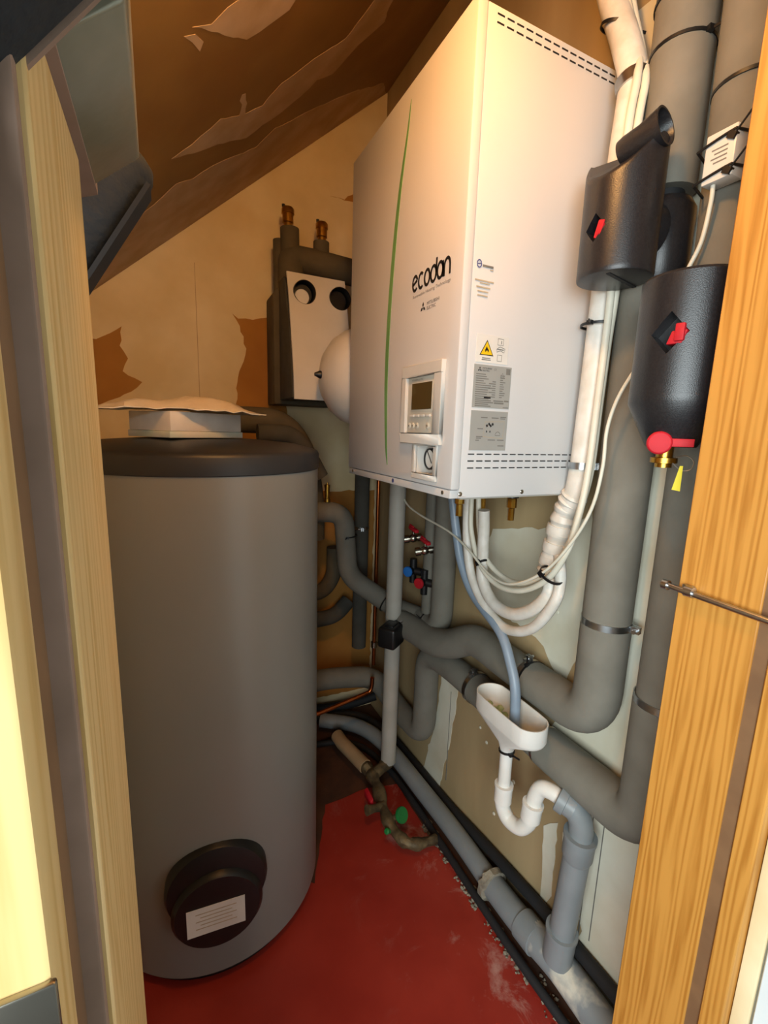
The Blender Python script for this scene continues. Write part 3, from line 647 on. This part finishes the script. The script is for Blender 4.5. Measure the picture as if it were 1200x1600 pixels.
cable('power_cable', 'front thick cream cable hanging in a loop below the hydrobox', [(.268,.29,1.25), (.268,.288,1.185), (.265,.276,1.107), (.262,.226,1.029), (.260,.150,.996), (.260,.063,1.010), (.262,-.012,1.064), (.264,-.055,1.141), (.268,-.070,1.218), (.278,-.072,1.303), (.285,-.070,1.453), (.285,-.072,1.55), (.283,-.074,1.66), (.280,-.074,1.90), (.288,-.074,1.985), (.31,-.052,2.05), (.315,-.01,2.163), (.318,.02,2.28)], .0070)
cable('power_cable', 'rear thick cream cable hanging in a loop below the hydrobox', [(.272,.264,1.25), (.272,.262,1.189), (.274,.252,1.113), (.276,.222,1.046), (.276,.143,1.014), (.276,.065,1.025), (.276,-.002,1.074), (.280,-.042,1.146), (.284,-.055,1.215), (.294,-.064,1.304), (.296,-.066,1.452), (.296,-.069,1.548), (.294,-.076,1.66), (.291,-.083,1.90), (.302,-.080,1.985), (.325,-.050,2.05), (.33,-.01,2.163), (.333,.02,2.28)], .0070)
cable('sensor_cable', 'thin cream cable drooping from white sensor box under the hydrobox', [(.276,-.238,1.750), (.280,-.236,1.725), (.286,-.226,1.675), (.291,-.205,1.635), (.292,-.188,1.58), (.284,-.170,1.53), (.270,-.152,1.490), (.256,-.135,1.44), (.252,-.124,1.385), (.252,-.124,1.315), (.250,-.112,1.237), (.248,-.075,1.16), (.246,-.012,1.080), (.246,.08,1.022), (.248,.165,1.018), (.250,.27,1.062), (.254,.37,1.088), (.258,.54,1.105), (.262,.64,1.125), (.27,.70,1.16)], .0033)
tb = thing('cable_tie', 'black cable tie holding the left side of the cable loop', 'cable tie', (.268,.222,1.03))
ring((.268,.222,1.034), (0,.75,1), .014, .006, .002).build('strap', 'black_plastic', tb); MB().obox((.252,.222,1.034), (.003,0,0), (0,.006,-.005), (0,.004,.005)).build('head', 'black_plastic', tb)
tb = thing('cable_tie', 'black cable tie holding the right side of the cable loop', 'cable tie', (.268,-.02,1.08))
ring((.272,-.012,1.070), (0,-.55,1), .026, .006, .002).build('strap', 'black_plastic', tb); MB().obox((.245,-.006,1.074), (.003,0,0), (0,.005,.004), (0,-.004,.005)).build('head', 'black_plastic', tb)
# condensate hose into the tundish
cable('condensate_hose', 'blue-grey plastic drain hose hanging into the white funnel', [(.24,.375,1.27), (.256,.365,1.192), (.264,.345,1.092), (.268,.316,1.004), (.270,.253,.930), (.262,.127,.878), (.258,.075,.815), (.255,.050,.765), (.252,.040,.70), (.250,.040,.648)], .0125, 'hose_blue', 'hose', 16)

# ------------------------------------------------------------------ tundish, trap, waste pipe
fn = thing('drain_funnel', 'white oval plastic funnel with trap below the blue-grey hose', 'funnel', (.25,.05,.43))
FX, FY = .250, .055
def oval(hx, hy, z, n=36, ex=.0):
    out = []
    for i in range(n):
        t = 2*math.pi*i/n; c, s_ = math.cos(t), math.sin(t)
        out.append((FX+hx*c, FY+(hy-hx)*(1 if s_ > 0 else -1)*min(1, abs(s_)*4)+hx*s_ if hy > hx else FY+hy*s_, z))
    return out
rings_ = [oval(.017,.0172,.600), oval(.020,.024,.618), oval(.041,.102,.668), oval(.0435,.106,.676), oval(.0435,.106,.718), oval(.0410,.1035,.718), oval(.0410,.1035,.678), oval(.038,.098,.670), oval(.016,.020,.622), oval(.004,.005,.618)]
nn = 36; vs_ = [p for r in rings_ for p in r]
fs = [(j*nn+i, j*nn+(i+1) % nn, (j+1)*nn+(i+1) % nn, (j+1)*nn+i) for j in range(len(rings_)-1) for i in range(nn)]+[tuple((len(rings_)-1)*nn+i for i in range(nn))]
MB().add(vs_, fs).build('bowl', 'pvc_white', fn, smooth=45)
mb = MB()
for i in range(26):
    t = random.uniform(0, 6.28); q = math.sqrt(random.random()); c = V(FX+.020*q*math.cos(t), FY+.042+.034*q*math.sin(t), 0)
    s_ = random.uniform(.005, .011); zz = .630+.034*abs(c.y-FY)/.08
    mb.lathe([(0,-s_*.5), (s_,0), (s_*.6,s_*.5), (0,s_*.7)], (c.x, c.y, zz+.022), (random.uniform(-.3,.3), random.uniform(-.3,.3), 1), 7)
mb.build('lime_residue', 'lime_residue', fn)
MB().tube([(.25,.055,.602), (.25,.054,.49)], .0155, 24).build('stem', 'pvc_white', fn)
tie(fn, (.25,.055,.595), (0,.1,1), .0175, (-.2,-1,0))
MB().lathe([(.017,-.045), (.022,-.040), (.022,.0), (.0235,.001), (.0235,.008), (.016,.008)], (.25,.0535,.492), n=28).build('socket', 'pvc_white', fn)
MB().tube(spline([(.25,.0535,.47), (.25,.053,.440), (.256,.036,.412), (.264,.003,.413), (.271,-.016,.440), (.2735,-.020,.462)], 7), .0185, 24).build('trap_bend', 'pvc_white', fn)
MB().lathe([(.019,-.020), (.0235,-.018), (.0235,.018), (.025,.019), (.025,.026), (.018,.026)], (.2735,-.021,.474), (.05,-.06,1), 28).build('socket', 'pvc_white', fn)
MB().tube(spline([(.275,-.021,.475), (.279,-.023,.515), (.284,-.034,.546), (.293,-.058,.553), (.303,-.082,.548)], 7), .0185, 24).build('trap_return', 'pvc_white', fn)
wp = thing('waste_pipe', 'grey plastic waste pipe rising from floor drain to the white trap', 'pipe', (.33,-.10,.09))
MB().lathe([(.026,-.010), (.0305,-.008), (.0305,.010), (.027,.011), (.027,.030)], (.302,-.080,.548), V(.018,-.036,-.010), 28).build('socket', 'pvc_grey', wp)
MB().tube(spline([(.303,-.082,.548), (.314,-.098,.541), (.325,-.112,.520), (.329,-.117,.490), (.3295,-.117,.462)], 7), .0265, 28).build('elbow', 'pvc_grey', wp)
MB().lathe([(.028,-.060), (.034,-.045), (.034,.000), (.0365,.001), (.0365,.010), (.028,.010)], (.3295,-.1165,.468), V(0,-.045,1), 32).build('socket', 'pvc_grey', wp)
MB().tube([(.3295,-.115,.43), (.330,-.100,.19)], .0295, 28).build('riser', 'pvc_grey', wp)
MB().lathe([(.030,-.085), (.035,-.080), (.035,.000), (.0375,.001), (.0375,.009), (.029,.009)], (.330,-.099,.182), V(0,-.05,1), 32).build('branch_socket', 'pvc_grey', wp)
dn_ = thing('drain_pipe', 'grey plastic drain pipe lying along foot of right wall', 'pipe', (.335,.3,.0))
MB().tube(spline([(.10,1.08,.06), (.24,.98,.055), (.305,.822,.05), (.325,.545,.048), (.336,.342,.046), (.335,.15,.046)], 8), .031, 24).build('rear_run', 'pvc_grey', dn_)
MB().tube(spline([(.335,.16,.046), (.335,.06,.052), (.338,.0,.058)], 6), .036, 26).build('middle_run', 'pvc_grey', dn_)
MB().lathe([(.037,-.028), (.041,-.026), (.041,.026), (.037,.028)], (.337,.0,.058), (0,1,-.1), 28).build('joint_sleeve', 'pvc_grey', dn_)
MB().tube(spline([(.338,-.01,.060), (.342,-.09,.072), (.345,-.15,.068), (.350,-.25,.055), (.352,-.325,.05)], 6), .0395, 26).build('front_run', 'pvc_dirty', dn_)
rg = MB().lathe([(.038,-.012), (.046,-.009), (.047,.009), (.038,.012)], (.335,.155,.046), (0,1,0), 26).build('plaster_collar', 'rubble', dn_, jitter=.003)
cable('black_pipe', 'black plastic pipe along wall foot behind the grey drain', [(-.2,1.12,.05), (.10,1.12,.05), (.28,1.06,.045), (.355,.90,.035), (.378,.72,.03), (.381,.46,.045), (.381,.24,.075), (.381,.0,.105), (.381,-.18,.12), (.381,-.325,.12)], .0165, 'black_rubber', 'pipe', 14)
cable('black_cable', 'black cable on the floor in front of the grey drain', [(-.15,1.0,.02), (.10,.97,.02), (.22,.90,.018), (.272,.75,.014), (.286,.60,.013), (.288,.408,.013), (.287,.197,.013), (.288,.02,.013), (.293,-.10,.013), (.300,-.22,.013)], .0115, 'black_rubber', 'cable', 12)
cable('black_pipe', 'black plastic pipe on the floor against the back wall', [(-.30,1.15,.10), (.0,1.15,.085), (.16,1.14,.07), (.26,1.10,.09), (.37,1.07,.12)], .02, 'black_rubber', 'pipe', 12)
# rubble along the drain
mb = MB(); random.seed(11)
for i in range(260):
    y = random.choice([random.uniform(-.3,.05), random.uniform(.05,.25), random.uniform(.30,.46)]); x = random.uniform(.266,.305) if y > -.05 else random.uniform(.27,.325)
    s_ = random.uniform(.0015, .0055)*random.choice((1,1,1.6)); mb.lathe([(0,-s_*.3), (s_,0), (s_*.7,s_*.5), (0,s_*.75)], (x, y, .003), (random.uniform(-.4,.4), random.uniform(-.4,.4), 1), 6)
tag(mb.build('plaster_rubble', 'rubble', jitter=.0012), 'crumbs of pale plaster and cement along the drain pipe edge', 'rubble', kind='stuff')

# ------------------------------------------------------------------ rear corner plumbing
sp_ = thing('soil_pipe', 'upright pale plastic pipe standing in the rear corner', 'pipe', (.253,.692,.085))
MB().tube([(.252,.692,.088), (.252,.692,.30), (.250,.690,1.375)], .0295, 24).build('pipe_wall', 'pvc_dull', sp_)
cp_ = thing('copper_riser', 'thin upright copper pipe left of the pale plastic pipe', 'pipe', (.297,.95,.36))
MB().tube([(.297,.95,.36), (.297,.95,1.70)], .008, 14).build('tube', 'copper', cp_)
MB().lathe([(.009,-.014), (.014,-.012), (.014,.012), (.009,.014)], (.297,.95,.455), n=12).build('bracket', 'chrome', cp_)
MB().box(.297, .398, .944, .956, .45, .46).build('bracket_arm', 'chrome', cp_, smooth=0)
cable('copper_tail', 'short bent copper pipe low down behind the tank', [(-.16,.82,.235), (-.05,.84,.255), (.10,.85,.275), (.215,.85,.296), (.236,.85,.303), (.246,.852,.325), (.248,.853,.36)], .0085, 'copper', 'pipe', 14)
D = thing('lagged_pipe', 'dark lagged pipe stepping down right of tank to the motor valve', 'pipe', (.15,.90,.80))
MB().tube(rpath([(-.12,.93,1.068), (.128,.90,1.058), (.150,.90,.80), (.235,.865,.735), (.300,.775,.690), (.345,.655,.690)], .06, 8), .039, 22).build('lagging', 'insulation', D)
tie(D, (.142,.90,.965), (.05,0,-1), .039, (-.3,-1,0)); tie(D, (.275,.80,.708), (.06,-.085,-.045), .040, (.2,-.3,1))
MB().lathe([(.012,0), (.012,.014), (.009,.016), (.009,.055), (.011,.056), (.011,.066), (.004,.068), (.004,.074)], (.062,.905,1.100), n=14).build('air_vent', 'brass', D)
Cc = thing('lagged_pipe', 'upright lagged pipe under the hydrobox bottom, elbowing to the motor valve', 'pipe', (.348,.52,.70))
MB().tube(rpath([(.345,.66,.690), (.348,.52,.700), (.348,.52,1.246)], .075, 9), .0385, 22).build('lagging', 'insulation', Cc)
tie(Cc, (.348,.60,.694), (0,1,0), .039, (-1,0,.5))
G = thing('lagged_pipe', 'slim lagged upright pipe carrying the small red and blue valves', 'pipe', (.352,.605,.78))
MB().tube([(.352,.608,.73), (.352,.608,1.42)], .0285, 18).build('lagging', 'insulation', G)
F = thing('lagged_pipe', 'dark lagged upright pipe in shadow beside the copper pipe', 'pipe', (.275,1.05,.35))
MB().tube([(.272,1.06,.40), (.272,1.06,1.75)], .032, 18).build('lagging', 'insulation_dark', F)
clamp(F, (.272,1.06,.955), (0,0,1), .032, (-.4,-1,0))
H1 = thing('lagged_pipe', 'dark lagged horizontal pipe across back wall, lower of two', 'pipe', (.0,1.10,.53))
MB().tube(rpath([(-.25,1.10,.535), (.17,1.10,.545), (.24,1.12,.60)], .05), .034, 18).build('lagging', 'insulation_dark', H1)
H2 = thing('lagged_pipe', 'dark lagged horizontal pipe across back wall, upper of two', 'pipe', (.0,1.11,.66))
MB().tube(rpath([(-.25,1.12,.655), (.12,1.12,.66), (.17,1.12,.73), (.17,1.12,.86)], .05), .034, 18).build('lagging', 'insulation_olive', H2)
# motorised valve head
mv = thing('motor_valve', 'black motor valve head on lagged pipe junction in rear corner', 'valve', (.278,.70,.64))
c = V(.214,.632,.655); ax_, ay_ = Vector((.80,.60,0)), Vector((-.60,.80,0))
mh = MB().obox(c, ax_*.044, ay_*.034, (0,0,.038)).build('motor_head', 'black_plastic', mv, bevel=.010, bseg=3)
MB().obox(c+Vector((0,0,.036)), ax_*.022, ay_*.016, (0,0,.006)).build('cap', 'black_plastic', mv, bevel=.004)
MB().tube([c+Vector((.02,.01,.02)), V(.300,.715,.690)], .016, 14).build('drive_shaft', 'black_plastic', mv)
MB().lathe([(.013,0), (.013,.030), (.010,.034), (0,.034)], c+Vector((.040,.005,.030)), (.75,.1,.35), 14).build('label_band', 'steel', mv)
MB().lathe([(.008,0), (.008,.014), (.011,.014), (.011,.022), (0,.022)], c+Vector((.072,.005,.030)), (.5,-.3,.5), 8).build('brass_nut', 'brass', mv)
# two little ball valves with red handles
def ball_valve(y, z, label):
    t = thing('ball_valve', label, 'valve', (.33,y,z))
    MB().lathe([(.012,-.032), (.015,-.030), (.015,-.016), (.011,-.014), (.016,-.004), (.016,.004), (.011,.014), (.015,.016), (.015,.034)], (.318,y,z), (-.85,.35,-.15), 16).build('body', 'chrome', t)
    MB().lathe([(.005,.012), (.005,.028)], (.318,y,z), n=10).build('stem', 'chrome', t)
    h = MB().obox((.318,y,z+.033), (.008,0,0), (0,.026,.004), (0,0,.006)); h.obox((.318,y+.014,z+.040), (.004,0,0), (0,.014,.003), (0,0,.006)); h.build('handle', 'red_plastic', t, bevel=.003)
ball_valve(.685, .990, 'small chrome ball valve with red handle nearest the pale plastic pipe')
ball_valve(.600, .965, 'small chrome ball valve with red handle on the slim lagged pipe')
def wheel_valve(y, z, m, label):
    t = thing('filling_valve', label, 'valve', (.33,y,z))
    MB().tube([(.322,y,z+.045), (.322,y,z-.045)], .013, 14).build('body', 'black_plastic', t)
    MB().tube([(.322,y,z), (.360,y-.05,z-.004)], [.016,.012], 14).build('arm', 'black_plastic', t)
    MB().lathe([(.014,0), (.017,.004), (.017,.018)], (.316,y,z), (-.9,-.3,0), 16).build('bonnet', 'black_plastic', t)
    MB().lathe([(.019,0), (.020,.004), (.018,.009), (0,.010)], V(.316,y,z)+Vector((-.9,-.3,0)).normalized()*.018, (-.9,-.3,0), 20).build('hand_wheel', m, t)
wheel_valve(.682, .868, 'blue_plastic', 'small black filling valve with a blue wheel in rear corner')
wheel_valve(.600, .850, 'red_plastic', 'small black filling valve with a red wheel in rear corner')
# floor manifold
bs = thing('pipe_stub', 'beige plastic pipe stub lying on the floor behind the tank', 'pipe', (.14,.80,.07))
MB().tube([(.125,.93,.075), (.128,.88,.075), (.164,.715,.075)], .027, 20).build('tube', 'pvc_beige', bs)
fm = thing('floor_stopcock', 'dirty brass stopcock tee on the floor with a green wheel', 'valve', (.17,.56,.03))
MB().tube(spline([(.165,.715,.075), (.172,.66,.07), (.165,.59,.062), (.148,.51,.058), (.145,.44,.055), (.165,.385,.046), (.205,.365,.040), (.27,.362,.035)], 5), [.024,.026,.022,.020,.024,.026,.022,.018,.018,.022,.026,.026,.022,.018,.016,.017,.020,.022,.024,.020,.017,.015,.017,.019,.020,.018,.016,.016,.018,.020,.018,.016,.015,.015,.015,.015], 12).build('tee_body', 'dirty_brass', fm, jitter=.002)
MB().tube([(.172,.665,.072), (.215,.680,.078), (.252,.692,.086)], [.022,.020,.026], 14).build('tee_branch', 'dirty_brass', fm, jitter=.0015)
MB().tube([(.155,.53,.06), (.115,.525,.07), (.085,.52,.078)], [.017,.013,.017], 12).build('bleed_branch', 'dirty_brass', fm, jitter=.0015)
MB().obox((.112,.565,.082), (.006,0,.004), (0,.028,.002), (0,0,.012)).build('red_lever', 'red_plastic', fm, bevel=.003)
MB().tube([(.160,.47,.06), (.176,.452,.080)], .010, 12).build('spindle', 'dirty_brass', fm)
gw = MB().lathe([(.010,-.004), (.024,-.006), (.026,0), (.024,.006), (.010,.004), (0,.004)], (.182,.446,.087), (.35,-.75,.55), 20).build('green_wheel', 'green_plastic', fm)
MB().lathe([(.008,0), (.010,.02), (.006,.024), (0,.024)], (.132,.435,.055), (-.7,-.3,.5), 10).build('green_cap', 'green_plastic', fm)

# ------------------------------------------------------------------ pump station on the back wall
ps = thing('pump_station', 'pump station with curved pale front panel and two round openings', 'pump station', (.02,1.0,1.47))
sh = MB().prism([(-.078,.975,1.875), (-.078,.90,1.66), (-.078,.875,1.475), (-.078,1.06,1.475), (-.078,1.06,1.90), (-.078,1.00,1.90)], (.215,0,0)).build('shell', 'insulation_dark', ps, bevel=.006)
MB().prism([(-.098,1.062,1.46), (-.098,1.062,1.855), (-.075,1.062,1.885), (.15,1.062,1.885), (.15,1.062,1.46)], (0,.125,0)).build('rear_shell', 'insulation_olive', ps, bevel=.006)
cur = spline([(0,.948,1.902), (0,.921,1.820), (0,.880,1.650), (0,.862,1.560), (0,.852,1.470)], 6)
L_ = [(-.076, p.y, p.z) for p in cur]; R_ = [(.136, p.y, p.z) for p in cur]; m_ = len(L_)
pv = L_+R_+[(x, y+.008, z) for x, y, z in L_]+[(x, y+.008, z) for x, y, z in R_]
pf = []
for i in range(m_-1): pf += [(i, i+1, m_+i+1, m_+i), (2*m_+i, 3*m_+i, 3*m_+i+1, 2*m_+i+1), (i, 2*m_+i, 2*m_+i+1, i+1), (m_+i, m_+i+1, 3*m_+i+1, 3*m_+i)]
pf += [(0, m_, 3*m_, 2*m_), (m_-1, 3*m_-1, 4*m_-1, 2*m_-1)]
pn = MB().add(pv, pf).build('front_panel', 'white_plastic', ps)
hole1, hole2 = (-.020, 1.835), (.110, 1.832)
for hx, hz in (hole1, hole2):
    cut(pn, MB().lathe([(.040,-.12), (.040,.12)], (hx,.93,hz), (0,1,0), 36).build('c', 'epp'))
    cut(sh, MB().lathe([(.040,-.2), (.040,.045)], (hx,.93,hz), (0,1,0), 36).build('c', 'epp'))
    MB().lathe([(.0398,.0), (.0398,.060), (.038,.060), (.038,.0), (.0398,.0)], (hx,.918,hz), (0,1,0), 36).build('opening_sleeve', 'black_plastic', ps)
    MB().lathe([(.034,0), (.036,.006), (.036,.03)], (hx,.952,hz), (0,1,0), 28).build('thermometer_rim', 'black_plastic', ps)
MB().lathe([(.024,0), (.026,.002), (.026,.02)], (-.024,.940,1.824), (0,1,0), 28).build('thermometer_dial', 'label_white', ps)
lag = MB().tube(rpath([(-.030,1.07,1.86), (-.030,1.07,1.985), (.06,1.07,1.985), (.25,1.07,1.975)], .02, 4), .048, 22).build('header_lagging', 'insulation_olive', ps)
MB().tube([(-.032,1.07,1.97), (-.034,1.07,2.085)], .034, 18).build('riser_lagging', 'insulation_olive', ps)
MB().tube([(-.062,1.10,1.86), (-.062,1.10,2.05)], .026, 16).build('rear_riser_lagging', 'insulation_olive', ps)
MB().tube([(.086,1.07,1.99), (.086,1.07,2.062)], .030, 18).build('riser_lagging', 'insulation_olive', ps)
for x, z in ((-.040,2.085), (.088,2.062)):
    av = MB().lathe([(.016,0), (.016,.016), (.020,.018), (.020,.046), (.023,.047), (.023,.062), (.019,.068), (0,.068)], (x,1.07,z), n=18).build('air_vent', 'brass', ps)
    MB().lathe([(.005,0), (.006,.012), (0,.014)], (x-.016,1.07,z+.064), n=8).build('vent_cap', 'black_plastic', av)
# expansion vessel
ev = thing('expansion_vessel', 'cream domed expansion vessel with black valve cap beside hydrobox', 'vessel', (.10,.69,1.385))
MB().lathe([(0,0), (.03,.003), (.075,.018), (.115,.046), (.140,.080), (.150,.112), (.152,.125), (.150,.140), (.150,.22), (.10,.26), (0,.27)], (-.034,.695,1.538), (1,0,0), 48).build('shell', 'white_plastic', ev)
MB().lathe([(.012,.004), (.012,-.004), (.007,-.014), (.0055,-.019), (0,-.020)], (-.034,.695,1.538), (1,0,0), 16).build('valve_cap', 'black_plastic', ev)
MB().box(.20,.399,.66,.73,1.52,1.56).build('wall_bracket', 'steel', ev, smooth=0)
